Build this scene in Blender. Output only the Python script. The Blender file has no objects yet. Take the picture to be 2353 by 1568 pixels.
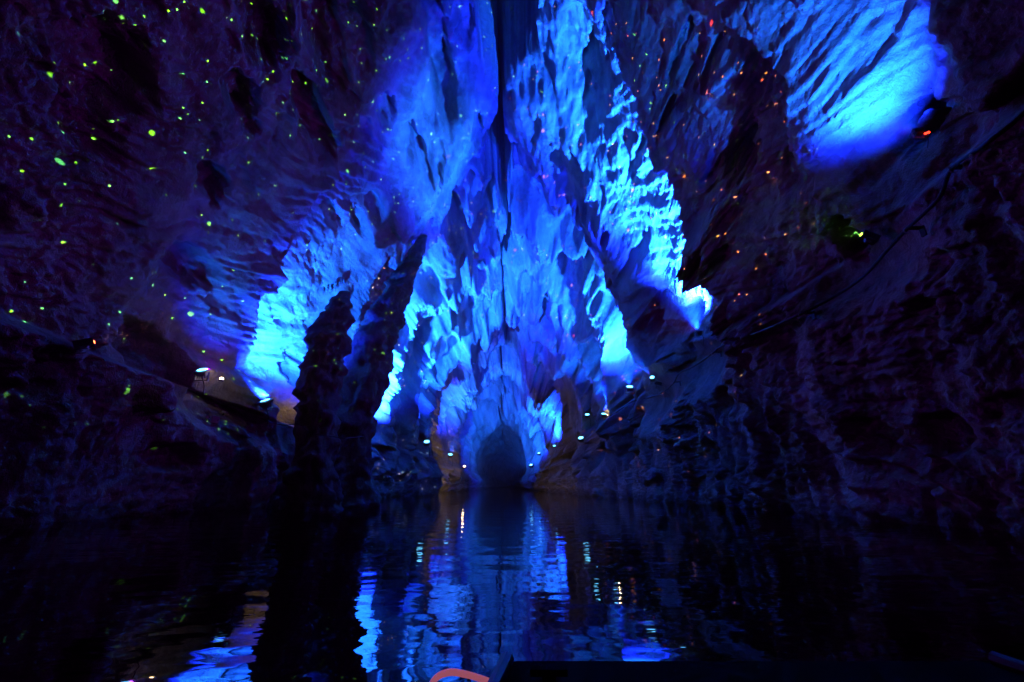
import bpy, bmesh, math, random
import numpy as np
from mathutils import Vector, Matrix, Quaternion

R = math.radians
sc = bpy.context.scene
C = sc.collection

# ------------------------------------------------------------------ camera
CAM_Z = 1.2
PITCH = 18.66
LENS = 15.0
cam_d = bpy.data.cameras.new('camera')
cam = bpy.data.objects.new('camera', cam_d)
C.objects.link(cam)
cam.location = (0, 0, CAM_Z)
cam.rotation_euler = (R(90 + PITCH), 0, 0)
cam_d.lens = LENS
cam_d.sensor_width = 36
cam_d.clip_start = 0.05
cam_d.clip_end = 1000
sc.camera = cam

# ------------------------------------------------------------------ world: night, inside a mountain
w = bpy.data.worlds.new('World')
sc.world = w
w.use_nodes = True
w.node_tree.nodes['Background'].inputs[0].default_value = (0.004, 0.002, 0.012, 1)
w.node_tree.nodes['Background'].inputs[1].default_value = 0.1

sc.view_settings.view_transform = 'Standard'
sc.view_settings.look = 'None'
sc.view_settings.exposure = 0.0
sc.view_settings.gamma = 1.0
sc.cycles.max_bounces = 6
sc.cycles.diffuse_bounces = 1
sc.cycles.glossy_bounces = 2
sc.cycles.transmission_bounces = 2
sc.cycles.volume_bounces = 0
sc.cycles.sample_clamp_indirect = 4.0
sc.cycles.caustics_reflective = False
sc.cycles.caustics_refractive = False
sc.cycles.use_denoising = True
sc.cycles.use_light_tree = True
sc.cycles.use_adaptive_sampling = True
sc.cycles.adaptive_threshold = 0.03
sc.cycles.adaptive_min_samples = 24

rng = np.random.default_rng(7)
random.seed(7)

# ------------------------------------------------------------------ helpers
F_PX = LENS / 36.0 * 2353.0            # photograph measured at 2353 x 1568


def ray(px, py):
    """direction (per metre of depth) of a measured pixel: (x/d, z/d)"""
    u = px - 1176.5
    v = 784.0 - py
    e = R(PITCH) + math.atan2(v, F_PX)
    t = math.tan(e)
    zc = math.cos(R(PITCH)) + t * math.sin(R(PITCH))
    return u * zc / F_PX, t


def at(px, py, d):
    a, t = ray(px, py)
    return Vector((a * d, d, CAM_Z + t * d))


def tag(o, label=None, cat=None, group=None, kind=None):
    if label: o['label'] = label
    if cat: o['category'] = cat
    if group: o['group'] = group
    if kind: o['kind'] = kind
    return o


def empty(name, loc=(0, 0, 0)):
    o = bpy.data.objects.new(name, None)
    o.empty_display_size = 0.2
    C.objects.link(o)
    o.location = loc
    return o


def obj(name, bm, m, parent=None, smooth=False):
    me = bpy.data.meshes.new(name)
    bm.normal_update()
    bm.to_mesh(me)
    bm.free()
    if smooth:
        me.polygons.foreach_set('use_smooth', [True] * len(me.polygons))
    me.materials.append(m)
    o = bpy.data.objects.new(name, me)
    C.objects.link(o)
    if parent: o.parent = parent
    return o


def add_box(bm, sx, sy, sz, loc=(0, 0, 0), rot=None, taper=1.0, bev=0.0):
    r = bmesh.ops.create_cube(bm, size=1.0)
    vs = r['verts']
    for v in vs:
        k = taper if v.co.y < 0 else 1.0
        v.co = Vector((v.co.x * sx * k, v.co.y * sy, v.co.z * sz * k))
    if bev:
        es = list({e for v in vs for e in v.link_edges})
        bb = bmesh.ops.bevel(bm, geom=es, offset=bev, segments=1, affect='EDGES')
        vs = [v for v in bm.verts if v.is_valid and v in set(bb['verts'])] or vs
        vs = list({v for f in bb['faces'] for v in f.verts} | {v for v in vs if v.is_valid})
    m = Matrix.Translation(loc)
    if rot is not None: m = m @ rot.to_4x4()
    bmesh.ops.transform(bm, matrix=m, verts=vs)


def add_cyl(bm, r1, r2, depth, loc=(0, 0, 0), rot=None, seg=20):
    r = bmesh.ops.create_cone(bm, cap_ends=True, segments=seg, radius1=r1, radius2=r2, depth=depth)
    m = Matrix.Translation(loc)
    if rot is not None: m = m @ rot.to_4x4()
    bmesh.ops.transform(bm, matrix=m, verts=r['verts'])


def tube(bm, pts, rad, seg=8):
    pts = [Vector(p) for p in pts]
    rings = []
    up = Vector((0, 0, 1))
    n = len(pts)
    for i, p in enumerate(pts):
        t = (pts[min(i + 1, n - 1)] - pts[max(i - 1, 0)]).normalized()
        a = t.cross(up)
        if a.length < 1e-3: a = t.cross(Vector((1, 0, 0)))
        a.normalize()
        b = a.cross(t)
        r = rad[i] if hasattr(rad, '__len__') else rad
        rings.append([bm.verts.new(p + a * math.cos(2 * math.pi * k / seg) * r + b * math.sin(2 * math.pi * k / seg) * r)
                      for k in range(seg)])
    for i in range(n - 1):
        for k in range(seg):
            bm.faces.new((rings[i][k], rings[i][(k + 1) % seg], rings[i + 1][(k + 1) % seg], rings[i + 1][k]))
    bm.faces.new(rings[0][::-1])
    bm.faces.new(rings[-1])


def smooth_path(pts, n=6):
    """Catmull-Rom through the points"""
    P = [Vector(p) for p in pts]
    P = [P[0] * 2 - P[1]] + P + [P[-1] * 2 - P[-2]]
    out = []
    for i in range(1, len(P) - 2):
        for k in range(n):
            t = k / n
            a, b, c, d = P[i - 1], P[i], P[i + 1], P[i + 2]
            out.append(0.5 * ((2 * b) + (c - a) * t + (2 * a - 5 * b + 4 * c - d) * t * t + (3 * b - a - 3 * c + d) * t ** 3))
    out.append(P[-2])
    return out


# ---- gradient noise (numpy)
_perm = rng.permutation(256).astype(np.int32)
_perm = np.concatenate([_perm, _perm, _perm])
_g = rng.normal(size=(256, 3)).astype(np.float32)
_g /= np.linalg.norm(_g, axis=1, keepdims=True)
_g *= 1.6


_gx, _gy, _gz = (np.ascontiguousarray(_g[:, k]) for k in range(3))


def perlin(p):
    sh = p.shape[:-1]
    X = p[..., 0].ravel().astype(np.float32); Y = p[..., 1].ravel().astype(np.float32); Z = p[..., 2].ravel().astype(np.float32)
    xi = np.floor(X); yi = np.floor(Y); zi = np.floor(Z)
    X -= xi; Y -= yi; Z -= zi
    xi = xi.astype(np.int32) & 255; yi = yi.astype(np.int32) & 255; zi = zi.astype(np.int32) & 255
    u = X * X * X * (X * (X * 6 - 15) + 10); v = Y * Y * Y * (Y * (Y * 6 - 15) + 10); w_ = Z * Z * Z * (Z * (Z * 6 - 15) + 10)
    acc = []
    for dx in (0, 1):
        hx = _perm.take(xi + dx)
        fx = X - dx
        row = []
        for dy in (0, 1):
            hy = _perm.take(hx + yi + dy)
            fy = Y - dy
            c = []
            for dz in (0, 1):
                h = _perm.take(hy + zi + dz)
                c.append(_gx.take(h) * fx + _gy.take(h) * fy + _gz.take(h) * (Z - dz))
            row.append(c[0] + w_ * (c[1] - c[0]))
        acc.append(row[0] + v * (row[1] - row[0]))
    return (acc[0] + u * (acc[1] - acc[0])).reshape(sh)


def fbm(p, octv=3, gain=0.5, lac=2.03, ridged=False):
    a, s, tot = 1.0, 0.0, 0.0
    q = p
    for k in range(octv):
        n = perlin(q + 17.3 * k)
        if ridged: n = 1 - 2 * np.abs(n)
        s = s + a * n
        tot += a
        a *= gain
        q = q * lac
    return s / tot


def worley(p):
    """distance to the two nearest feature points and a random value of the nearest one"""
    sh = p.shape[:-1]
    q = p.reshape(-1, 3).astype(np.float32)
    c = np.floor(q).astype(np.int32)
    f = q - c
    c &= 255
    f1 = np.full(len(q), 9, np.float32); f2 = f1.copy(); idv = np.zeros(len(q), np.float32)
    rx, ry, rz, rv = (rng.random(256).astype(np.float32) for _ in range(4))
    for dx in (-1, 0, 1):
        hx = _perm.take((c[:, 0] + dx) & 255)
        for dy in (-1, 0, 1):
            hy = _perm.take(hx + ((c[:, 1] + dy) & 255))
            for dz in (-1, 0, 1):
                h = _perm.take(hy + ((c[:, 2] + dz) & 255))
                e = (rx.take(h) + dx - f[:, 0]) ** 2 + (ry.take(h) + dy - f[:, 1]) ** 2 + (rz.take(h) + dz - f[:, 2]) ** 2
                m = e < f1
                f2 = np.where(m, f1, np.minimum(f2, e))
                idv = np.where(m, rv.take(h), idv)
                f1 = np.where(m, e, f1)
    return np.sqrt(f1).reshape(sh), np.sqrt(f2).reshape(sh), idv.reshape(sh)


def sstep(a, b, x):
    t = np.clip((x - a) / (b - a), 0, 1)
    return t * t * (3 - 2 * t)


# ------------------------------------------------------------------ materials
def mat(name):
    m = bpy.data.materials.new(name)
    m.use_nodes = True
    nt = m.node_tree
    return m, nt, nt.nodes['Principled BSDF'], nt.nodes.new, nt.links.new


def rock_mat(name, lo, hi, bump=1.0, scale=1.0, attr=None):
    m, nt, b, N, L = mat(name)
    geo = N('ShaderNodeNewGeometry')
    mp = N('ShaderNodeMapping'); mp.inputs['Scale'].default_value = (scale * 2.4, scale * 2.4, scale * 1.7)
    L(geo.outputs['Position'], mp.inputs['Vector'])
    n3 = N('ShaderNodeTexNoise'); n3.inputs['Scale'].default_value = 1.0; n3.inputs['Detail'].default_value = 5; n3.inputs['Roughness'].default_value = 0.72
    L(mp.outputs[0], n3.inputs['Vector'])
    src = n3.outputs[0]
    if attr:                                   # stains and mineral streaks stored on the mesh, grain on top
        at_ = N('ShaderNodeAttribute'); at_.attribute_name = attr
        ma = N('ShaderNodeMath'); ma.operation = 'MULTIPLY_ADD'; ma.inputs[1].default_value = 0.5
        L(n3.outputs[0], ma.inputs[0]); L(at_.outputs['Fac'], ma.inputs[2])
        src = ma.outputs[0]
    cr = N('ShaderNodeValToRGB')
    cr.color_ramp.elements[0].position = 0.30; cr.color_ramp.elements[0].color = (*lo, 1)
    cr.color_ramp.elements[1].position = 0.72; cr.color_ramp.elements[1].color = (*hi, 1)
    L(src, cr.inputs[0])
    L(cr.outputs[0], b.inputs['Base Color'])
    b.inputs['Roughness'].default_value = 0.8
    b.inputs['Specular IOR Level'].default_value = 0.25
    bp = N('ShaderNodeBump'); bp.inputs['Strength'].default_value = 1.0 * bump; bp.inputs['Distance'].default_value = 0.2
    L(n3.outputs[0], bp.inputs['Height'])
    L(bp.outputs[0], b.inputs['Normal'])
    return m


def plain(name, col, rough=0.5, metal=0.0):
    m, nt, b, N, L = mat(name)
    n = N('ShaderNodeTexNoise'); n.inputs['Scale'].default_value = 14; n.inputs['Detail'].default_value = 5
    mr = N('ShaderNodeMapRange'); mr.inputs[3].default_value = 0.7; mr.inputs[4].default_value = 1.2
    L(n.outputs[0], mr.inputs[0])
    mx = N('ShaderNodeMix'); mx.data_type = 'RGBA'; mx.blend_type = 'MULTIPLY'; mx.inputs[0].default_value = 1
    mx.inputs[6].default_value = (*col, 1)
    L(mr.outputs[0], mx.inputs[7]); L(mx.outputs[2], b.inputs['Base Color'])
    b.inputs['Roughness'].default_value = rough
    b.inputs['Metallic'].default_value = metal
    return m


def glow(name, col, strength):
    m, nt, b, N, L = mat(name)
    b.inputs['Base Color'].default_value = (0.3, 0.3, 0.3, 1)
    b.inputs['Emission Color'].default_value = (*col, 1)
    b.inputs['Emission Strength'].default_value = strength
    return m


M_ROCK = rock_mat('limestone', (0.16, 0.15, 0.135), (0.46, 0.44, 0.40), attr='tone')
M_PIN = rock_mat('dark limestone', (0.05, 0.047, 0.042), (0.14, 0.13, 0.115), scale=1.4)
M_METAL = plain('lamp housing grey', (0.10, 0.10, 0.11), 0.45, 0.6)
M_BLACK = plain('black rubber', (0.015, 0.015, 0.016), 0.6)
M_STEEL = plain('galvanised bracket', (0.32, 0.32, 0.33), 0.5, 0.7)

# water
M_WATER, nt, b, N, L = mat('still river water')
b.inputs['Base Color'].default_value = (0.002, 0.003, 0.004, 1)
b.inputs['Roughness'].default_value = 0.015
b.inputs['IOR'].default_value = 1.333
geo = N('ShaderNodeNewGeometry')
mp = N('ShaderNodeMapping'); mp.inputs['Scale'].default_value = (0.55, 1.0, 1.0)
L(geo.outputs['Position'], mp.inputs['Vector'])
n1 = N('ShaderNodeTexNoise'); n1.inputs['Scale'].default_value = 1.1; n1.inputs['Detail'].default_value = 2.5; n1.inputs['Roughness'].default_value = 0.45
n2 = N('ShaderNodeTexNoise'); n2.inputs['Scale'].default_value = 4.0; n2.inputs['Detail'].default_value = 2
L(mp.outputs[0], n1.inputs['Vector']); L(mp.outputs[0], n2.inputs['Vector'])
ad = N('ShaderNodeMath'); ad.operation = 'MULTIPLY_ADD'; ad.inputs[1].default_value = 0.10
L(n2.outputs[0], ad.inputs[0]); L(n1.outputs[0], ad.inputs[2])
bp = N('ShaderNodeBump'); bp.inputs['Strength'].default_value = 1.0; bp.inputs['Distance'].default_value = 0.021
L(ad.outputs[0], bp.inputs['Height']); L(bp.outputs[0], b.inputs['Normal'])

# ------------------------------------------------------------------ the cave: one tall A-shaped river tunnel
NT, ND = 940, 960
TH = np.radians(np.linspace(-101, 101, NT)).astype(np.float32)
d_back = np.linspace(-14, 2.4, 50)
d_front = np.geomspace(2.5, 236, ND - 50)
DD = np.concatenate([d_back, d_front]).astype(np.float32)


def tab(d, xs, ys):
    return np.interp(d, xs, ys)


# depth tables (metres): the hall narrows to a throat at 60 m, opens, narrows again at 86 m and 114 m
def width_left(d):   # lower bank of the left wall
    return tab(d, [-14, 0, 12, 20, 23, 26, 34, 42, 50, 56, 60, 62, 65, 74, 84, 88, 96, 112, 118, 128, 150, 236],
               [19, 18, 17, 15.6, 14.6, 14.4, 14.6, 13.8, 12.3, 11.2, 10.5, 10.5, 13.5, 13.5, 10.2, 10.0, 12.0, 8.6, 8.6, 10.5, 9, 7])


def width_right(d):
    return tab(d, [-14, 0, 10, 27, 42, 50, 60, 65, 75, 86, 90, 98, 114, 118, 128, 150, 236],
               [14.5, 13.8, 13.4, 12.6, 11.3, 10.1, 8.9, 9.6, 8.6, 5.8, 5.8, 7, 3.0, 3.0, 4.5, 3, 1.5])


def ledge_left(d):
    return tab(d, [-14, 15, 22, 27, 42, 60, 84, 114, 236], [7.2, 6.6, 6.0, 5.4, 5.2, 5.0, 4.6, 4.2, 3.5])


def ledge_right(d):
    return tab(d, [-14, 10, 27, 42, 50, 60, 86, 114, 236], [11.4, 11.0, 10.3, 9.3, 8.2, 6.4, 4.4, 4.0, 3.2])


def apex(d):
    return tab(d, [-14, 10, 30, 42, 50, 60, 63, 68, 76, 86, 89, 96, 114, 118, 128, 150, 236],
               [44, 43, 41.5, 37.5, 32.5, 24.5, 24.5, 29, 29.5, 24, 24, 27, 17.5, 17.5, 21, 15, 9])


def centre(d):
    return tab(d, [-14, 20, 60, 86, 114, 160, 236], [-0.8, -1.0, -.5, -1.8, -2.8, -3.2, -3.5])


def upper_left(d):
    return tab(d, [-14, 20, 30, 42, 50, 60, 62, 66, 75, 85, 88, 96, 112, 118, 128, 150, 236],
               [18.8, 18.2, 17.3, 14.9, 12.6, 9.9, 9.9, 12.0, 11.5, 9.4, 9.4, 10.5, 7.6, 7.6, 9.5, 7.5, 5])


def upper_right(d):
    return tab(d, [-14, 20, 27, 42, 50, 60, 62, 66, 75, 86, 90, 98, 114, 118, 128, 150, 236],
               [14.5, 14.1, 13.8, 12.7, 11.0, 8.3, 8.3, 10.5, 9.5, 5.8, 5.8, 7.4, 2.8, 2.8, 4.6, 2.6, 1.4])


RB = np.zeros((ND, NT), np.float32)
slit_x = perlin(np.stack([DD * 0.11 + 40, DD * 0 + 0.5, DD * 0 + 0.3], -1))
slit_n = perlin(np.stack([DD * 0.09 + 3, DD * 0 + 0.5, DD * 0 + 0.3], -1))
lip = perlin(np.stack([DD * .14, DD * 0 + 7.5, DD * 0 + .5], -1)) + .6 * perlin(np.stack([DD * .45, DD * 0 + 3.5, DD * 0 + .2], -1))
lip2 = perlin(np.stack([DD * .14 + 60, DD * 0 + 7.5, DD * 0 + .5], -1)) + .6 * perlin(np.stack([DD * .45 + 9, DD * 0 + 3.5, DD * 0 + .2], -1))
for k, d in enumerate(DD):
    d = float(d)
    H, cx = apex(d), centre(d)
    pts = []
    wl, hl, ul = width_left(d), ledge_left(d) + .35 * float(lip2[k]), upper_left(d)
    sw = tab(d, [-14, 8, 22, 30, 33, 35, 39, 43, 46, 50, 53, 58, 62, 80, 236], [2.6, 3.3, 3.3, 2.7, .4, .5, 2.0, 1.9, .1, 1.1, .1, .8, .2, .4, .2]) + 0.7 * float(slit_n[k])
    sw = max(0.06, sw) * (H / 42)
    cx += 1.3 * float(slit_x[k])
    q = np.linspace(0, 1, 14)
    pw = tab(d, [38, 66], [1.35, 2.3])
    pts += [(-wl - 1.2, -3.5), (-wl - .2, 0), (-wl + .2, hl * .55), (-wl - .1, hl - .5), (-max(ul, wl + .9), hl + .3)]
    xs = cx - sw - (max(ul, wl + 1) + cx - sw) * (1 - q ** pw)
    zs = hl + 2.5 + (H - hl - 2.5) * q ** 0.96
    pts += list(zip(xs, zs))
    kk = (H + 34) / (H - CAM_Z)
    pts += [(cx * kk - sw * kk * .93, (H - CAM_Z) * kk + CAM_Z)]
    wr, hr, ur = width_right(d) + .45 * float(lip2[k]), ledge_right(d) + .8 * float(lip[k]), upper_right(d)
    rp = [(wr + 1.0, -3.5), (wr + .2, 0), (wr - .2, hr * .55), (wr - .1, hr - .6), (max(ur, wr + .8), hr + .3)]
    xs = cx + sw + (max(ur, wr + 1) - cx - sw) * (1 - q ** (pw + .1))
    zs = hr + 2.5 + (H - hr - 2.5) * q ** 0.98
    rp += list(zip(xs, zs))
    rp += [(cx * kk + sw * kk * .93, (H - CAM_Z) * kk + CAM_Z)]
    pts += rp[::-1]
    P = np.array(pts)
    a = np.arctan2(P[:, 0], P[:, 1] - CAM_Z)
    o = np.argsort(a)
    a, P = a[o], P[o]
    # resample the polygon finely in x,z, then to polar
    s = np.linspace(0, len(P) - 1, 700)
    px_ = np.interp(s, np.arange(len(P)), P[:, 0]); pz_ = np.interp(s, np.arange(len(P)), P[:, 1])
    aa = np.arctan2(px_, pz_ - CAM_Z); rr = np.hypot(px_, pz_ - CAM_Z)
    RB[k] = np.interp(TH, aa, rr)

# end wall of the far bend: radius closes over the last metres
TT, DG = np.meshgrid(TH, DD)
DEG = np.degrees(TT)
SIN, COS = np.sin(TT), np.cos(TT)


def pos(Rr):
    return np.stack([Rr * SIN, DG, CAM_Z + Rr * COS], -1)


# ragged edges: the profile is shifted sideways by noise near the crest
sh = fbm(np.stack([DG * .20, TT * 9, DG * 0 + .5], -1), 4, gain=.6) * np.radians(4.6) * np.exp(-(DEG / 16) ** 2)
for k in range(ND):
    RB[k] = np.interp(TH + sh[k], TH, RB[k])
P0 = pos(RB)


def lowres(fn, q=4):
    """smooth fields are evaluated on every q-th vertex and interpolated"""
    ii = np.unique(np.r_[0:ND:q, ND - 1]); jj = np.unique(np.r_[0:NT:q, NT - 1])
    f = fn(P0[np.ix_(ii, jj)])
    fi = np.interp(np.arange(ND), ii, np.arange(len(ii))); fj = np.interp(np.arange(NT), jj, np.arange(len(jj)))
    i0 = np.minimum(fi.astype(int), len(ii) - 2); j0 = np.minimum(fj.astype(int), len(jj) - 2)
    a_ = (fi - i0).astype(np.float32)[:, None]; b_ = (fj - j0).astype(np.float32)[None, :]
    r0 = f[i0] * (1 - a_) + f[i0 + 1] * a_
    return r0[:, j0] * (1 - b_) + r0[:, j0 + 1] * b_


wx = lowres(lambda p: fbm(p * 0.16 + 5.0, 2))
wy = lowres(lambda p: fbm(p * 0.16 + 31.0, 2))
PW = P0 + np.stack([wx, wy, wx - wy], -1) * 1.6      # warped domain
DW = DG + 1.9 * lowres(lambda p: fbm(p * 0.22 + 71, 3), 2) * np.clip(DG / 18, .35, 2.2)
DEGW = DEG + 5.0 * lowres(lambda p: fbm(p * 0.2 + 12, 3), 2)

inw = np.zeros_like(RB)     # metres towards the middle of the tunnel


def rib(d0, front, back, amp, a0, a1, soft=9):
    """a buttress that swells towards the camera-far edge d0 and drops off behind it"""
    global inw
    f = sstep(d0 - front, d0, DW) * (1 - sstep(d0, d0 + back, DW))
    wdw = sstep(a0 - soft, a0 + soft, DEGW) * (1 - sstep(a1 - soft, a1 + soft, DEGW))
    inw += amp * f * wdw


# right-hand ribs
rib(8.8, 6, 0.8, 1.5, 30, 66)
rib(14.4, 4.6, 0.5, 2.3, 22, 58, 6)
rib(23.2, 7.0, 0.8, 2.8, 12, 56)
rib(36.5, 6, 1.2, 2.0, 8, 62)
rib(47, 5, 1.0, 1.0, 8, 66)
rib(72, 6, 2, 1.5, 10, 62)
# left-hand ribs
rib(17.5, 8, 1.6, 0.8, -78, -30)
rib(24.6, 4, 1.0, 1.5, -72, -22)
rib(34.0, 5, 1.0, 2.2, -72, -10)
rib(47, 5, 1.2, .6, -76, -10)
rib(72, 6, 2, 1.5, -80, -6)


# the throat steps back in arches
def arches(d0, d1, per, amp, ph):
    global inw
    x = (DW + 1.2 * (wx + wy) - ph) / per
    f = x - np.floor(x)
    inw += -amp * (f - sstep(.72, .95, f)) * sstep(d0, d0 + 3, DG) * (1 - sstep(d1 - 2, d1 + 1, DG)) * sstep(-85, -70, DEG) * (1 - sstep(70, 85, DEG))


arches(38, 61, 6.8, 4.0, 40.0)
arches(66, 87, 6.5, 2.6, 66)
arches(92, 118, 8, 2.4, 92)


def bulge(px, py, rpx, rpy, amp, d=None, hard=0.35, rot=0.0, warp=1.0):
    """a lobe (amp > 0) or a solution pocket (amp < 0) centred where the photograph shows it"""
    global inw
    a, t = ray(px, py)
    th = math.atan2(a, t)
    ti = int(np.clip(np.searchsorted(TH, th), 1, NT - 2))
    rho = math.hypot(a, t)
    r = (RB[:, ti] - inw[:, ti]) / np.maximum(DD, 0.01)
    k = np.argmax((DD > 1) & (r <= rho))
    dd = float(DD[k])
    Rr = float(RB[k, ti])
    # extents in metres: tangential and along the tunnel
    zc = math.cos(R(PITCH)) + t * math.sin(R(PITCH))
    mpp = dd * zc / F_PX
    st = rpx * mpp
    sd = rpy * mpp * 1.35
    i0, i1 = np.searchsorted(DD, [dd - 2.4 * max(sd, st), dd + 2.4 * max(sd, st)])
    j0, j1 = np.searchsorted(TH, [th - 2.4 * max(sd, st) / Rr, th + 2.4 * max(sd, st) / Rr])
    sl = (slice(max(i0, 0), i1 + 1), slice(max(j0, 0), j1 + 1))
    X = (TT[sl] - th) * Rr
    Y = DG[sl] - dd
    if rot:
        c, s = math.cos(rot), math.sin(rot)
        X, Y = c * X - s * Y, s * X + c * Y
    e = np.sqrt((X / st) ** 2 + (Y / sd) ** 2)
    e = e + warp * 0.28 * fbm(P0[sl] * (1.6 / max(st, sd)) + px * .1, 3)
    inw[sl] += amp * (1 - sstep(1 - hard, 1 + hard, e))
    return dd


# the big hanging lobe at the upper right and the lumps around it
bulge(2010, 150, 75, 130, 0.6, hard=0.4)
bulge(2270, 90, 130, 120, 1.6, hard=0.3)
bulge(1750, 420, 120, 190, 0.9, hard=0.5)
bulge(1800, 620, 110, 120, 0.8, hard=0.5)
bulge(1650, 260, 70, 90, 1.0, hard=0.3)
bulge(1590, 610, 45, 70, 0.9, hard=0.3)
# deep pockets one can pick out
for (px, py, rx, ry, am) in [
    (560, 225, 30, 52, -1.6), (725, 280, 30, 60, -1.7), (480, 410, 34, 45, -1.2), (560, 270, 20, 24, -.9),
    (600, 60, 45, 60, -1.6), (750, 90, 40, 80, -1.2), (420, 600, 34, 50, -1.0), (230, 160, 90, 70, -1.4),
    (1010, 130, 26, 85, -1.8), (1065, 20, 24, 40, -1.2), (975, 372, 10, 26, -1.0), (940, 320, 16, 20, -.8), (885, 250, 20, 22, -.8), (1585, 630, 22, 24, -1.4), (1450, 400, 16, 14, -.8),
    (1480, 320, 9, 24, -.8), (1385, 560, 10, 18, -1.0), (1445, 610, 12, 24, -.6), (1480, 560, 12, 20, -.5), (1500, 715, 14, 40, -.7),
    (1530, 265, 9, 26, -1.0), (1400, 90, 30, 26, -1.0), (1330, 130, 40, 60, -1.2), (1365, 210, 30, 60, -1.2),
    (685, 822, 12, 18, -1.3), (925, 830, 12, 18, -1.2), (1005, 910, 14, 20, -1.4), (980, 850, 10, 14, -.9),
    (1510, 745, 16, 20, -1.2), (1700, 370, 30, 26, -1.2), (1960, 560, 60, 20, -1.0), (2100, 300, 40, 26, -1.6),
    (1250, 700, 14, 24, -1.0), (1210, 640, 14, 26, -1.2), (1290, 800, 12, 22, -1.0), (1180, 770, 12, 24, -1.0),
    (760, 480, 20, 26, -1.0), (820, 500, 14, 18, -.9), (860, 470, 16, 14, -.8), (1010, 420, 8, 10, -.6), (1040, 465, 12, 8, -.6),
    (1075, 520, 10, 10, -.6), (1095, 300, 14, 36, -1.0), (1120, 400, 14, 26, -1.0), (1630, 160, 16, 30, -.8), (1560, 120, 12, 36, -.8),
]:
    bulge(px, py, rx * 1.05, ry * 1.05, am * (1.2 if px < 800 else 1.7), hard=.3, warp=2.4)
# hanging blocks and hollows along the crest
for k in range(46):
    d = math.exp(random.uniform(math.log(16), math.log(110)))
    a_ = random.choice((-1, 1)) * random.uniform(3, 24)
    rr = random.uniform(.8, 2.6) * (.7 + d / 80)
    z = apex(d) * .9
    th = R(a_) + math.atan2(centre(d), z)
    ti = int(np.searchsorted(TH, th)); kd = int(np.searchsorted(DD, d)); Rr = float(RB[kd, ti])
    e = np.sqrt(((TT - th) * Rr / rr) ** 2 + ((DG - d) / (rr * random.uniform(.9, 2.2))) ** 2)
    sl = np.where(e < 1.8)
    ee = e[sl] + .35 * fbm(P0[sl] * (1.2 / rr) + k, 3)
    inw[sl] += random.choice((-1.3, 1, 1.2)) * rr * .75 * (1 - sstep(.65, 1.15, ee))
# many more, scattered
for k in range(240):
    th = random.uniform(-88, 88)
    d = math.exp(random.uniform(math.log(6), math.log(130)))
    ti = int(np.searchsorted(TH, R(th)))
    kd = int(np.searchsorted(DD, d))
    Rr = float(RB[kd, ti])
    st = random.uniform(.18, .75) * (1.0 + d / 90)
    sd = st * random.uniform(.8, 2.0)
    am = -random.uniform(.7, 1.6) * st
    if random.random() < .3: am = -am * .7
    i0, i1 = np.searchsorted(DD, [d - 2.2 * sd, d + 2.2 * sd])
    j0, j1 = np.searchsorted(TH, [R(th) - 2.2 * st / Rr, R(th) + 2.2 * st / Rr])
    sl = (slice(i0, i1 + 1), slice(max(j0, 0), j1 + 1))
    if P0[sl].size < 12: continue
    e = np.sqrt(((TT[sl] - R(th)) * Rr / st) ** 2 + ((DG[sl] - d) / sd) ** 2)
    e = e + .3 * fbm(P0[sl] * (1.4 / st) + k, 2)
    inw[sl] += am * (1 - sstep(.6, 1.25, e))

# big lumps, flutes, strata and broken flakes
upper = sstep(0.0, 3.0, P0[..., 2] - np.where(TT < 0, ledge_left(DG), ledge_right(DG)))
rough = sstep(-.30, .35, lowres(lambda p: fbm(p * .15 + 200, 3), 2))        # smooth flowstone <-> broken rock
inw += 1.7 * lowres(lambda p: fbm(p * 0.10 + 2.0, 3), 2) * np.clip(.35 + DG / 40, .35, 1.2)
inw += 0.15 * fbm(PW * np.array([0.55, 0.42, 0.26], np.float32) + 9, 3, ridged=True)
n = fbm(PW * np.array([0.34, 0.34, 0.50], np.float32) + 44, 5, gain=.55)              # plates with sharp steps
st_ = n * 3.0
inw += (.07 + .12 * rough)  * (np.floor(st_) + sstep(0.80, 1.0, st_ - np.floor(st_)))
bed = .88 * P0[..., 2] - 0.48 * P0[..., 1] + 1.3 * wx + 0.10 * P0[..., 0]   # inclined bedding
bmask = sstep(-.25, .25, lowres(lambda p: fbm(p * .12 + 90, 2)))
bl = perlin(np.stack([bed * 1.25, P0[..., 1] * .10, P0[..., 0] * .10], -1))
inw += 0.30 * sstep(-.2, .2, bl) * bmask
bl2 = perlin(np.stack([bed * 3.3 + 4, P0[..., 1] * .22, P0[..., 0] * .22], -1))
inw += 0.11 * np.tanh(3.5 * bl2) * (.25 + .75 * bmask)
n = fbm(PW * 1.15 + 3, 3)                                                    # small broken flakes
st_ = n * 3
inw += .085 * (np.floor(st_) + sstep(.6, 1, st_ - np.floor(st_))) * (.1 + .9 * rough)
fine = fbm(P0 * np.array([2.6, 2.2, 1.4], np.float32) + 15, 3, gain=.62, ridged=True)
inw += .07 * fine * (.2 + .8 * rough)
inw += 1.5 * lowres(lambda p: fbm(p * .30 + 400, 4, gain=.6), 2) * sstep(62, 80, DG)
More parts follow.
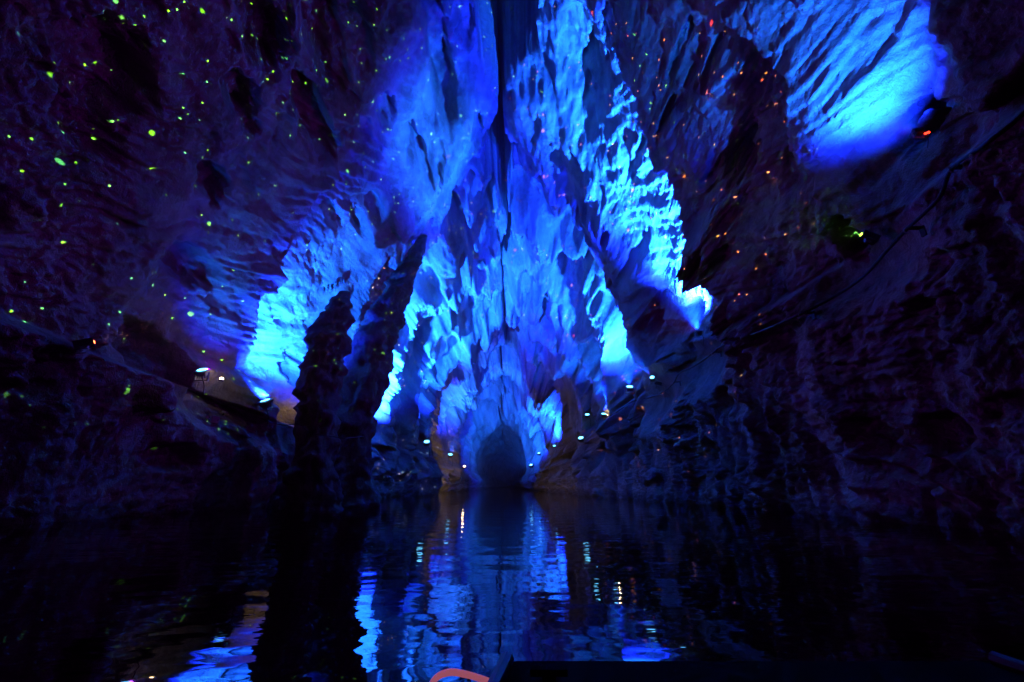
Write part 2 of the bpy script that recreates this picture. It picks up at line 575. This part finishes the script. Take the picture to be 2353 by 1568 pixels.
# blocks broken along joints: every cell is set back or stands proud, with a groove round it
pj = PW + .25 * np.stack([fine, -fine, fine], -1)
f1, f2, cv = worley(pj * np.array([.50, .42, .80], np.float32))
inw += (.30 * (cv - .5) - .10 * (1 - sstep(0, .10, f2 - f1))) * (.15 + .85 * sstep(-.05, .35, lowres(lambda p: fbm(p * .13 + 300, 3), 2))) * (1 - .6 * sstep(34, 44, DG))
f1, f2, cv = worley(pj * np.array([1.5, 1.3, 2.2], np.float32) + 7)
inw += (.20 * (cv - .5) - .07 * (1 - sstep(0, .12, f2 - f1))) * (.2 + .8 * rough) * (1 - .4 * sstep(34, 44, DG))
chip = fbm(P0 * np.array([1.0, .9, 1.5], np.float32) + 70, 4, gain=.7)
inw += (.09 + .05 * sstep(20, 50, DG) + .15 * sstep(58, 90, DG)) * np.sign(chip) * np.abs(chip) ** .6 * (.15 + .85 * rough)
low = 1 - upper                                                              # fluted banks below the ledges
inw += low * 0.7 * fbm(P0 * np.array([.5, .45, .07], np.float32) + 22, 3, ridged=True)
# stains: pale flowstone, dark damp streaks that run down the fall line
TONE = .30 + .35 * fbm(PW * np.array([.8, .6, .10], np.float32) + 55, 3) + .30 * lowres(lambda p: fbm(p * .25 + 150, 3), 2) - .12 * low
zz = P0[..., 2] + .35 * fine
TONE += -.22 * (1 - sstep(.25, .8, zz)) + .12 * sstep(.7, .9, zz) * (1 - sstep(1.0, 1.7, zz))     # wet band and mineral tide mark

# lamp stands: (x, y measured in the photograph, depth in metres, in plain view?)
STAND = dict(A=(462, 875, 22, 1), B=(608, 945, 29.5, 1), C=(838, 1004, 42.5, 1), C2=(1500, 878, 35.0, 0), D=(980, 1030, 55, 1),
             E=(1034, 1056, 73.0, 0), F=(2112, 318, 10.0, 0), G=(1606, 776, 27, 0), H=(1448, 905, 41.5, 1), I=(1388, 964, 49, 1),
             J=(1350, 964, 53, 1), K=(1336, 1020, 59.5, 1), L=(1221, 1078, 90, 0), M=(1274, 1032, 77, 1), N=(1239, 1049, 84, 1),
             GRN=(2000, 556, 13, 1), W1=(508, 876, 22, 1), W2=(688, 953, 30, 1), T=(1513, 886, 36, 1), W3=(1395, 957, 48.5, 1))
LP = {}
for key, (px, py, d, seen) in STAND.items():
    a, t = ray(px, py)
    th, rho = math.atan2(a, t), math.hypot(a, t)
    ti = int(np.searchsorted(TH, th))
    if seen:
        col = (RB[:, ti] - inw[:, ti]) / np.maximum(DD, .01)
        dh = float(DD[int(np.argmax((DD > 2.5) & (col <= rho)))])
        if dh < d + .5: d = dh - .4
    LP[key] = at(px, py, d)
    r = rho * d
    big = dict(B=2.4, G=2.4, A=1.5, C2=2.4, GRN=1.3).get(key, 1.0 if key in 'ABCDEFGHIJKLMN' or key == 'C2' else .5)
    # a niche in the rock behind each stand
    e = np.sqrt(((TT - th) * r / (1.3 * big)) ** 2 + ((DG - d - .5) / (2.0 * big)) ** 2)
    if key == 'B': e = np.sqrt((((TT - th) * r - 3.0) / 5.5) ** 2 + ((DG - d - 2.6) / 4.2) ** 2)
    k = 1 - sstep(.5, 1.3, e)
    want = RB - (r + .5 + .1 * big)
    inw = inw + k * (np.minimum(inw, want) - inw)

# keep the middle of the river free and close the far end
RF = np.maximum(RB - inw, RB * 0.35)
RF = RF * (1 - .93 * sstep(205, 234, DG)) + 0.0
PG = pos(RF)


def hit(px, py, off=0.0):
    """the place on the cave wall that a measured pixel shows, moved `off` metres off the rock"""
    a, t = ray(px, py)
    ti = int(np.clip(np.searchsorted(TH, math.atan2(a, t)), 1, NT - 2))
    rho = math.hypot(a, t)
    ok = (DD > 2.5) & (RF[:, ti] / np.maximum(DD, .01) <= rho)
    k = int(np.argmax(ok))
    d = float(RF[k, ti]) / rho
    p = Vector((a * d, d, CAM_Z + t * d))
    c = Vector((0, d, CAM_Z + 4))
    return p + (c - p).normalized() * off


def sheet(name, j0, j1):
    g = PG[:, j0:j1 + 1]
    nd, nt_ = g.shape[:2]
    v = np.ascontiguousarray(g.reshape(-1, 3))
    idx = np.arange(nd * nt_, dtype=np.int32).reshape(nd, nt_)
    q = np.stack([idx[:-1, :-1], idx[:-1, 1:], idx[1:, 1:], idx[1:, :-1]], -1).reshape(-1)
    nq = (nd - 1) * (nt_ - 1)
    me = bpy.data.meshes.new(name)
    me.vertices.add(len(v)); me.vertices.foreach_set('co', v.ravel())
    me.loops.add(nq * 4); me.loops.foreach_set('vertex_index', q)
    me.polygons.add(nq)
    me.polygons.foreach_set('loop_start', np.arange(0, nq * 4, 4, dtype=np.int32))
    me.polygons.foreach_set('use_smooth', np.ones(nq, bool))
    me.update(calc_edges=True)
    me.materials.append(M_ROCK)
    o = bpy.data.objects.new(name, me)
    C.objects.link(o)
    at_ = me.attributes.new('tone', 'FLOAT', 'POINT')
    at_.data.foreach_set('value', np.ascontiguousarray(TONE[:, j0:j1 + 1]).ravel().astype(np.float32))
    tag(o, kind='structure')
    return o


jl = int(np.searchsorted(TH, R(-24)))
jr = int(np.searchsorted(TH, R(22)))
sheet('cave_wall_left', 0, jl)
sheet('cave_ceiling', jl, jr)
sheet('cave_wall_right', jr, NT - 1)

# water sheet
bm = bmesh.new()
vs = [bm.verts.new(p) for p in ((-24, -14, 0), (24, -14, 0), (24, 236, 0), (-24, 236, 0))]
bm.faces.new(vs)
tag(obj('river_water', bm, M_WATER), kind='structure')
bm = bmesh.new()
vs = [bm.verts.new(p) for p in ((-24, -14, -3), (24, -14, -3), (24, 236, -3), (-24, 236, -3))]
bm.faces.new(vs)
tag(obj('river_bed', bm, M_PIN), kind='structure')


# ------------------------------------------------------------------ free-standing pinnacles of rock
def pinnacle(name, label, path, radii, seed, group=None, squash=0.8, amp=0.35, mat_=None):
    """a standing rock: rings along a path with noisy outline, pointed top"""
    pts = smooth_path(path, 16)
    rad = np.interp(np.linspace(0, len(path) - 1, len(pts)), np.arange(len(path)), radii)
    seg = 72
    base = Vector((path[0][0], path[0][1], 0.0))
    V = []
    for i, p in enumerate(pts):
        for k in range(seg):
            a = 2 * math.pi * k / seg
            V.append((p.x + math.cos(a) * rad[i], p.y + math.sin(a) * rad[i] * squash, p.z))
    V = np.array(V, np.float32).reshape(len(pts), seg, 3)
    ctr = np.array([tuple(p) for p in pts], np.float32)[:, None, :]
    nrm = V - ctr
    nrm /= np.maximum(np.linalg.norm(nrm, axis=2, keepdims=True), 1e-4)
    s = np.minimum(1, np.array(rad)[:, None] / 0.8)
    ds = amp * fbm(V * np.array([.8, .8, .35], np.float32) + seed, 3) + .45 * amp * fbm(V * np.array([1, 1, 1.6], np.float32) + seed + 9, 4, ridged=True)
    ds += .18 * np.round(3 * fbm(V * np.array([.5, .5, .9], np.float32) + seed + 40, 3))
    V = V + nrm * (ds * s)[..., None]
    bm = bmesh.new()
    rows = [[bm.verts.new(tuple(c - b_ for c, b_ in zip(v, base))) for v in row] for row in V.tolist()]
    for i in range(len(rows) - 1):
        for k in range(seg):
            bm.faces.new((rows[i][k], rows[i][(k + 1) % seg], rows[i + 1][(k + 1) % seg], rows[i + 1][k]))
    bm.faces.new(rows[-1])
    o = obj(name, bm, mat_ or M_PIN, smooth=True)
    o.location = base
    return tag(o, label, 'rock', group)


GP = 'dark rock pinnacles standing in the water on the left'
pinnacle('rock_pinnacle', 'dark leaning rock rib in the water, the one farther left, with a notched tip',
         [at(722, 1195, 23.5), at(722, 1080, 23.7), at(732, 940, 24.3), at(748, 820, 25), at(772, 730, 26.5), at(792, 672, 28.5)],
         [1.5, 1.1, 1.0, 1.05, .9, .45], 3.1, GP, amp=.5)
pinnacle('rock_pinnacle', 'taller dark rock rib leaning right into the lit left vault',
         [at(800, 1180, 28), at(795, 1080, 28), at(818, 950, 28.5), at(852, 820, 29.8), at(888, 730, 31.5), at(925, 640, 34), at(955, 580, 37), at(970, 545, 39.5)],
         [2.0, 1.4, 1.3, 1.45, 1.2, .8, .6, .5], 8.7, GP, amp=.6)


# ------------------------------------------------------------------ floodlights
FLOOD = (0.004, 0.022, 1.0)
CORE = (0.012, 0.26, 1.0)
INDIGO = (0.55, 0.0, 1.0)
WARM = (1.0, 0.60, 0.26)
M_LENS = glow('lit blue-white lens', (0.14, 0.62, 1.0), 5.5)
M_LENSW = glow('lit warm lens', (1.0, 0.72, 0.40), 9.0)
M_LENST = glow('lit teal lens', (0.12, 1.0, 0.75), 9.0)
M_REDPAINT = plain('red painted base', (0.35, 0.03, 0.02), 0.5)


def floodlight(label, p, aim, power, size=0.34, cone=110, blend=.9, fill=0.0, lens=None, cat='floodlight', group=None,
               name='floodlight', base=None, wcol=INDIGO, tilt=True, fwd=.30):
    root = empty(name, p)
    d = (Vector(aim) - Vector(p)).normalized()
    f = (d + Vector((0, -1.15, .15))).normalized() if tilt else d      # wide lamps stand tipped back towards the river
    rot = f.to_track_quat('Y', 'Z').to_matrix()      # local +Y looks out of the lens
    s = size
    up = Vector((0, 0, s * .75))
    bm = bmesh.new()                                 # body with cooling fins
    add_box(bm, s * 1.05, s * .45, s * .95, up, rot, taper=.72)
    for k in range(5):
        add_box(bm, s * .05, s * .22, s * .7, up + rot @ Vector(((k - 2) * s * .15, -s * .32, 0)), rot)
    obj('housing', bm, M_METAL, root)
    bm = bmesh.new()
    add_cyl(bm, s * .40, s * .42, s * .05, up + rot @ Vector((0, s * .262, 0)), rot @ Matrix.Rotation(R(-90), 3, 'X'), 24)
    ln = obj('lens', bm, lens or M_LENS, root)
    bm = bmesh.new()
    tube(bm, [up + rot @ Vector((math.cos(a) * s * .45, s * .27, math.sin(a) * s * .45)) for a in np.linspace(0, 2 * math.pi, 25)], s * .035, 6)
    obj('bezel', bm, M_METAL, ln, True)
    bm = bmesh.new()
    for sx in (-1, 1):
        add_box(bm, s * .06, s * .16, s * .8, (sx * s * .58, 0, s * .40))
    add_box(bm, s * 1.24, s * .2, s * .05, (0, 0, s * .025))
    obj('bracket', bm, base or M_STEEL, root)
    bm = bmesh.new()
    tube(bm, smooth_path([(s * .3, -s * .2, s * .5), (s * .45, -s * .5, s * .1), (s * .6, -s * .3, -s * .5), (s * .5, 0, -s * 1.4)], 5), s * .04, 6)
    obj('power_lead', bm, M_BLACK, root)
    if power:                                        # cool-white core inside a wide ultramarine flood, as these LED arrays give
        for nm, c_, k_, cn in (('beam', FLOOD, .85, cone), ('core', CORE, .58, cone * .74)):
            ld = bpy.data.lights.new(nm, 'SPOT')
            ld.energy = power * 2.3 * k_; ld.color = c_; ld.spot_size = R(cn); ld.spot_blend = blend
            ld.shadow_soft_size = s * .25
            lo = bpy.data.objects.new(nm, ld); C.objects.link(lo)
            lo.parent = root
            lo.location = up + f * s * .6
            lo.rotation_euler = d.to_track_quat('-Z', 'Y').to_euler()
    if fill:                                         # added violet fill for the shadows, aimed across from the fixture
        ld = bpy.data.lights.new('shadow_fill', 'SPOT')
        ld.energy = fill * .20; ld.color = wcol; ld.shadow_soft_size = .03
        ld.spot_size = R(116); ld.spot_blend = 1.0
        side = Vector((-math.copysign(1, p[0]), fwd, .40))
        lo = bpy.data.objects.new('shadow_fill', ld); C.objects.link(lo)
        lo.parent = root
        lo.location = up + d * s * .7
        lo.rotation_euler = side.to_track_quat('-Z', 'Y').to_euler()
    return tag(root, label, cat, group)


GL = 'blue floodlights along the left ledge'
M_RED = glow('red indicator', (1.0, .03, .01), 6.0)
GR = 'blue floodlights along the right ledge'
K = 1.0
# left ledge
floodlight('leftmost blue floodlight on the dim left ledge', LP['A'], hit(590, 660, 0), 1100, .55, 90, fill=7500, group=GL, fwd=-.75)
floodlight('blue floodlight at the foot of the banded left wall, second from the left', LP['B'], at(740, 620, 37), 32000, .6, 92, fill=0, group=GL)
floodlight('blue floodlight just right of the two dark pinnacles', LP['C'], at(975, 720, 53), 150000, .75, 96, fill=0, group=GL)
floodlight('blue floodlight on the right ledge aimed across at the left vault', LP['C2'], at(1030, 400, 34), 75000, .42, 42, fill=0, group=GR)
floodlight('small blue floodlight low on the left bank before the dark bank ends', LP['D'], at(1010, 850, 59), 16000, .8, 70, fill=0, group=GL)
floodlight('blue floodlight at the far left bend above the warm glow', LP['E'], at(1095, 880, 85), 26000, .8, 86, fill=0, group=GL)
# right ledge
lampF = floodlight('nearest floodlight at upper right, behind a white-hot rock knob', LP['F'], LP['F'] + Vector((.10, .42, 1)), 5500, .26, 86, tilt=False, fill=2500, group=GR)
for k in (0, 1):
    bm = bmesh.new(); bmesh.ops.create_uvsphere(bm, u_segments=10, v_segments=6, radius=.035)
    bmesh.ops.transform(bm, matrix=Matrix.Translation((.05 + .10 * k, -.16, .02 + .04 * k)), verts=bm.verts)
    obj('indicator_light', bm, M_RED, lampF)
floodlight('floodlight under the white-hot rocks at the foot of the tall lit right column', LP['G'], LP['G'] + Vector((-.02, .14, 1)), 190000, .4, 74, tilt=False, fill=7000, fwd=-.25, group=GR)
floodlight('blue floodlight with red base beside the cable on the right ledge', LP['H'], at(1360, 640, 50), 75000, .7, 88, fill=0, group=GR, base=M_REDPAINT)
floodlight('small blue floodlight on the right ledge nearest the bent cable end', LP['I'], at(1350, 840, 55), 5000, .6, 60, fill=0, group=GR)
floodlight('small blue floodlight on the right ledge left of the cable end', LP['J'], at(1310, 840, 57), 5000, .6, 60, fill=0, group=GR)
floodlight('distant blue floodlight where the right ledge drops', LP['K'], at(1270, 900, 64), 3000, .8, 60, fill=0, group=GR)
floodlight('farthest blue floodlight low by the water on the right', LP['L'], at(1150, 960, 125), 22000, .8, 110, fill=0, group=GR)
floodlight('distant white-blue lamp dot high beside the far portal', LP['M'], at(1240, 890, 86), 18000, .55, 100, fill=0, group=GR)
floodlight('distant lamp dot just above the farthest floodlight', LP['N'], at(1180, 960, 114), 8000, .6, 100, fill=0, group=GR)

# small warm lamps
def small_lamp(label, p, power, size=.16, col=WARM, lens=None, group='small warm lamps among the rocks'):
    root = empty('bulkhead_lamp', p)
    s = size
    bm = bmesh.new(); add_cyl(bm, s * .55, s * .5, s * .35, (0, 0, s * .17), None, 14)
    obj('base', bm, M_METAL, root)
    bm = bmesh.new(); bmesh.ops.create_uvsphere(bm, u_segments=14, v_segments=9, radius=s * .45)
    bmesh.ops.transform(bm, matrix=Matrix.Translation((0, 0, s * .5)), verts=bm.verts)
    obj('globe', bm, lens or M_LENSW, root, True)
    if power:
        ld = bpy.data.lights.new('glow', 'POINT'); ld.energy = power; ld.color = col; ld.shadow_soft_size = s * .3
        lo = bpy.data.objects.new('glow', ld); C.objects.link(lo); lo.parent = root; lo.location = (0, -s * .2, s * 1.4)
    return tag(root, label, 'lamp', group)


small_lamp('small warm lamp beside the leftmost floodlight', LP['W1'], 8, .22)
small_lamp('small warm lamp at the edge of the left dark pinnacle', LP['W2'], 45, .22)
small_lamp('tiny far golden lamp above the far water, over the warm glow', at(1067, 1076, 80), 60, .5)
small_lamp('warm lamp hidden round the far left bend, lighting the tan alcove', Vector((-12.2, 68.0, 1.1)), 1100, .4)
small_lamp('small white-warm dot lamp by the far bent end of the cable', LP['W3'], 60, .22)

# ------------------------------------------------------------------ laser star projectors
def laser(label, p, aim, stops, power, layers, cone, lens_col, cat='projector'):
    root = empty('laser_projector', p)
    d = (Vector(aim) - Vector(p)).normalized()
    rot = d.to_track_quat('Y', 'Z').to_matrix()
    s = .34
    up = Vector((0, 0, s * .5))
    bm = bmesh.new(); add_box(bm, s * .9, s * 1.5, s * .75, up, rot)
    obj('housing', bm, M_BLACK, root)
    bm = bmesh.new(); add_cyl(bm, s * .16, s * .16, s * .06, up + rot @ Vector((0, s * .78, 0)), rot @ Matrix.Rotation(R(-90), 3, 'X'), 16)
    obj('aperture', bm, glow(label[:12] + ' aperture', lens_col, 20), root)
    bm = bmesh.new(); add_box(bm, s * 1.1, s * .3, s * .1, (0, 0, s * .05))
    add_box(bm, s * .08, s * .2, s * .6, (s * .5, 0, s * .3)); add_box(bm, s * .08, s * .2, s * .6, (-s * .5, 0, s * .3))
    obj('bracket', bm, M_STEEL, root)
    ld = bpy.data.lights.new('laser_stars', 'SPOT')
    ld.energy = power; ld.color = (1, 1, 1); ld.spot_size = R(cone); ld.spot_blend = .3; ld.shadow_soft_size = 0.0
    ld.use_nodes = True
    nt = ld.node_tree; N = nt.nodes.new; L = nt.links.new
    em = nt.nodes['Emission']
    tc = N('ShaderNodeTexCoord')
    prev = None
    for (S, r, gain) in layers:            # a diffraction plate: many fine rays, a few fat ones
        mp = N('ShaderNodeMapping'); mp.inputs['Scale'].default_value = (S, S, S); mp.inputs['Location'].default_value = (S * .37, 1.7, 4.1)
        L(tc.outputs['Normal'], mp.inputs['Vector'])
        v = N('ShaderNodeTexVoronoi'); v.inputs['Scale'].default_value = 1.0
        L(mp.outputs[0], v.inputs['Vector'])
        lt = N('ShaderNodeMapRange'); lt.inputs[1].default_value = r; lt.inputs[2].default_value = r * .72
        lt.inputs[3].default_value = 0; lt.inputs[4].default_value = gain
        L(v.outputs['Distance'], lt.inputs[0])
        sp = N('ShaderNodeSeparateColor'); L(v.outputs['Color'], sp.inputs[0])
        cr = N('ShaderNodeValToRGB')
        while len(cr.color_ramp.elements) < len(stops): cr.color_ramp.elements.new(.5)
        for k, c in enumerate(stops):
            cr.color_ramp.elements[k].position = k / max(1, len(stops) - 1); cr.color_ramp.elements[k].color = (*c, 1)
        L(sp.outputs[1], cr.inputs[0])
        vm = N('ShaderNodeVectorMath'); vm.operation = 'SCALE'
        L(cr.outputs[0], vm.inputs[0]); L(lt.outputs[0], vm.inputs['Scale'])
        if prev is None: prev = vm.outputs[0]
        else:
            ad = N('ShaderNodeVectorMath'); ad.operation = 'ADD'
            L(prev, ad.inputs[0]); L(vm.outputs[0], ad.inputs[1]); prev = ad.outputs[0]
    L(prev, em.inputs['Color'])
    em.inputs['Strength'].default_value = 6.0
    lo = bpy.data.objects.new('laser_stars', ld); C.objects.link(lo); lo.parent = root
    lo.location = up + d * s * .9
    lo.rotation_euler = d.to_track_quat('-Z', 'Y').to_euler()
    return tag(root, label, cat)


laser('green laser projector with bright aperture on the right wall above the cable', LP['GRN'], (-13, 18, 28),
      [(.22, 1, .0), (.3, 1, .02), (.15, 1, .25)], 26000, [(52, .09, 2.4), (14, .065, 1.2)], 100, (.45, 1, .03))
laser('red laser projector in the dark on the near left wall', hit(150, 800, .6), (12, 34, 22),
      [(1, .05, .03), (1, .35, .05), (1, .2, .2), (1, .45, .1)], 22000, [(46, .085, 2.4), (14, .075, 1.2)], 70, (1, .1, .02))
laser('star projector with teal aperture on the right ledge beside the cable', LP['T'], (-6, 50, 17),
      [(1, .3, .25), (.8, .8, 1), (1, .6, .4), (.5, 1, .8)], 20000, [(56, .11, 3.0)], 84, (.12, 1, .75))

# ------------------------------------------------------------------ hot rock knobs that stand right in front of two lamps
pinnacle('boulder', 'white-hot pale rock knob glaring under the tall lit right column', [at(1640, 775, 28.0), at(1636, 752, 27.7), at(1628, 722, 27.6)],
         [.42, .4, .08], 5.0, None, 1.0, .15, M_ROCK)
pinnacle('boulder', 'small white-hot rock knob at upper right beside the dark pocket', [hit(2150, 286, -.1), at(2142, 272, 11.0), at(2134, 256, 10.35)],
         [.5, .36, .14], 15.0, None, 1.0, .08, M_ROCK)

# ------------------------------------------------------------------ small stalactites along two lit brows
def stalactite(label, px, py, length, group, seed):
    p = hit(px, py, .05)
    bm = bmesh.new()
    n = 9
    rnd = random.Random(seed)
    pts = [Vector((0, 0, .25))] + [Vector((rnd.uniform(-.02, .02), rnd.uniform(-.02, .02), -length * (k / (n - 1)))) for k in range(n)]
    rad = [length * .22] + [length * .17 * (1 - k / (n - 1)) ** .8 * rnd.uniform(.85, 1.15) + .012 for k in range(n)]
    tube(bm, pts, rad, 9)
    o = obj('stalactite', bm, M_ROCK, None, True)
    o.location = p
    return tag(o, label, 'stalactite', group)


ORD = ('first', 'second', 'third', 'fourth', 'fifth', 'sixth', 'seventh')
for k, (px, py) in enumerate([(742, 668), (752, 662), (760, 664), (771, 655), (780, 652), (789, 646)]):
    stalactite(ORD[k] + ' stalactite from the left in the fringe above the left dark rib', px, py, .35 + .3 * ((k * 37) % 7) / 7, 'stalactite fringe above the left dark rib', k)
for k, (px, py) in enumerate([(1520, 668), (1534, 676), (1546, 680), (1560, 684), (1574, 676), (1600, 660), (1612, 664)]):
    stalactite(ORD[k] + ' stalactite from the left on the lower brow of the lit right column', px, py, .4 + .4 * ((k * 29) % 7) / 7, 'stalactites on the lower brow of the right column', 20 + k)

# ------------------------------------------------------------------ cables
def wall_pt(px, py, X=12.5, gap=.35):
    a, t = ray(px, py)
    d = min(X / a, hit(px, py).y * (1 - gap / 13))
    return at(px, py, d)


CP = [(2420, 200), (2331, 280), (2260, 335), (2187, 388), (2163, 448), (2130, 485), (2083, 528), (2035, 580), (1985, 635), (1920, 680), (1840, 722),
      (1740, 765), (1660, 795), (1638, 812), (1595, 842), (1562, 858), (1548, 880), (1530, 897), (1500, 912), (1455, 922), (1420, 945), (1385, 966)]
pts = [wall_pt(*c) for c in CP]
bm = bmesh.new(); tube(bm, smooth_path(pts, 8), .055, 8)
tag(obj('power_cable', bm, M_BLACK, None, True), 'black power cable strung in shallow swags along the right cliff', 'cable')


def hook(label, px, py):
    p = wall_pt(px, py)
    root = empty('cable_hook', p)
    side = Vector((1, 0, 0))
    bm = bmesh.new(); add_box(bm, .5, .16, .05, (.25, 0, .06)); add_box(bm, .05, .16, .34, (.5, 0, -.06))
    obj('arm', bm, M_BLACK, root)
    bm = bmesh.new(); tube(bm, [(0.03, 0, .06), (-.08, 0, .03), (-.11, 0, -.06), (-.05, 0, -.13), (.04, 0, -.12)], .022, 6)
    obj('loop', bm, M_STEEL, root)
    return tag(root, label, 'hook', 'brackets that hold the cable on the right cliff')


hook('cable bracket nearest the camera, just below the upper right lamp', 2187, 388)
hook('cable bracket at the bend right of the green laser projector', 2083, 528)
hook('cable bracket right of the white-hot rocks, on the long swag', 1840, 722)
hook('cable bracket below the white-hot rocks', 1638, 812)
hook('cable bracket just right of the teal lamp', 1548, 880)

TP = [(600, 960), (613, 968), (650, 977), (686, 975), (706, 990), (729, 999), (774, 1005), (796, 1007), (836, 1003)]
bm = bmesh.new(); tube(bm, smooth_path([at(px, py, 22.3 if px < 800 else 26) for px, py in TP], 6), .022, 6)
tag(obj('thin_cable', bm, M_BLACK, None, True), 'thin cable looping between the left floodlight and the dark pinnacles', 'cable')

# equipment boxes on the left bank
def box_unit(label, px, py, wd, hg, dp, tilt):
    p = hit(px, py, .35)
    root = empty('control_box', p)
    rot = Matrix.Rotation(R(38), 3, 'Z') @ Matrix.Rotation(R(tilt), 3, 'Y')
    bm = bmesh.new(); add_box(bm, wd, dp, hg, (0, 0, 0), rot, bev=.012); obj('case', bm, plain('pale enamel', (.55, .56, .58), .4), root)
    bm = bmesh.new(); add_box(bm, wd * .86, .012, hg * .86, rot @ Vector((0, -dp / 2 - .004, 0)), rot); obj('door', bm, plain('pale door', (.6, .6, .62), .35), root)
    bm = bmesh.new(); add_box(bm, .03, .025, .07, rot @ Vector((wd * .34, -dp / 2 - .018, 0)), rot); obj('latch', bm, M_BLACK, root)
    bm = bmesh.new(); add_cyl(bm, .03, .03, .12, rot @ Vector((0, 0, -hg / 2 - .05)), rot, 10); obj('cable_gland', bm, M_BLACK, root)
    return tag(root, label, 'box', 'control boxes on the left bank')


box_unit('larger pale control box on the left bank below the floodlights', 479, 966, .34, .36, .22, 8)
box_unit('small pale control box just left of the larger one', 462, 960, .18, .17, .14, 6)
box_unit('flat pale control box higher up, right of the larger one', 501, 948, .26, .12, .2, 18)

# ------------------------------------------------------------------ the boat under the camera
M_HULL = plain('tarred hull', (0.004, 0.0035, 0.004), 0.95)
M_HULL.node_tree.nodes['Principled BSDF'].inputs['Specular IOR Level'].default_value = 0.05
M_RAIL = plain('dark red gunwale', (0.03, 0.008, 0.010), 0.5)
boat = empty('boat', (1.0, -0.6, 0))
bm = bmesh.new()                              # flat-bottomed punt with raked square bow
secs = [(-3.0, .95, .10, .46), (-1.5, 1.15, .02, .44), (1.0, 1.15, .02, .44), (2.2, 1.10, .12, .46), (2.72, 1.02, .30, .48)]
rows = []
for y, hw, z0, z1 in secs:
    rows.append([bm.verts.new(p) for p in ((-hw, y, z1), (-hw * .86, y, z0), (hw * .86, y, z0), (hw, y, z1), (hw - .07, y, z1), (hw * .8, y, z0 + .06), (-hw * .8, y, z0 + .06), (-hw + .07, y, z1))])
for a_, b_ in zip(rows, rows[1:]):
    for k in range(8):
        bm.faces.new((a_[k], a_[(k + 1) % 8], b_[(k + 1) % 8], b_[k]))
bm.faces.new(rows[0]); bm.faces.new(rows[-1][::-1])
obj('hull', bm, M_HULL, boat)
bm = bmesh.new(); add_box(bm, 2.06, .5, .035, (0, 2.5, .475)); obj('bow_deck', bm, M_HULL, boat)
bm = bmesh.new()
tube(bm, smooth_path([(-1.0, -2.9, .49), (-1.15, -1.4, .47), (-1.15, 1.0, .47), (-1.1, 2.2, .49), (-1.02, 2.72, .51)], 6), .03)
tube(bm, smooth_path([(1.0, -2.9, .49), (1.15, -1.4, .47), (1.15, 1.0, .47), (1.1, 2.2, .49), (1.02, 2.72, .51)], 6), .03)
obj('gunwale', bm, M_RAIL, boat)
bm = bmesh.new(); add_box(bm, .14, .035, .022, (-.86, 2.55, .525)); add_box(bm, .05, .04, .03, (-.86, 2.55, .505))
obj('cleat', bm, M_HULL, boat)
bm = bmesh.new(); tube(bm, smooth_path([(.95, 1.3, .48), (.93, 1.6, .62), (.90, 1.75, .70), (.96, 1.8, .70), (1.05, 1.78, .60), (1.1, 1.8, .49)], 6), .016)
obj('grab_loop', bm, M_STEEL, boat)
tag(boat, 'dark flat boat bow along the bottom right edge', 'boat')

M_PINK = glow('pink tube with added glow', (1.0, .24, .38), 0.30)  # weak emission stands in for local light falling on the tube
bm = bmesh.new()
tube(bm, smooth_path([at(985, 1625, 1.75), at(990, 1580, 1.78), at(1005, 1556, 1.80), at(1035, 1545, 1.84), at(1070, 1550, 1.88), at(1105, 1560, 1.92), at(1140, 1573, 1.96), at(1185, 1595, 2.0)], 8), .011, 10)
tag(obj('pink_tube', bm, M_PINK, None, True), 'pink tube arched over the boat edge at the bottom, its glow added in place of light on it', 'tube')

# ------------------------------------------------------------------ haze
M_HAZE = bpy.data.materials.new('thin cave mist')
M_HAZE.use_nodes = True
nt = M_HAZE.node_tree
nt.nodes.clear()
pv = nt.nodes.new('ShaderNodeVolumePrincipled')
pv.inputs['Color'].default_value = (0.9, 0.92, 1.0, 1)
pv.inputs['Density'].default_value = 0.0015
pv.inputs['Anisotropy'].default_value = 0.2
out = nt.nodes.new('ShaderNodeOutputMaterial')
nt.links.new(pv.outputs[0], out.inputs['Volume'])
bm = bmesh.new()
add_box(bm, 70, 256, 92, (0, 111, 41))
tag(obj('haze', bm, M_HAZE), 'thin mist hanging in the whole cave', 'haze', kind='stuff')
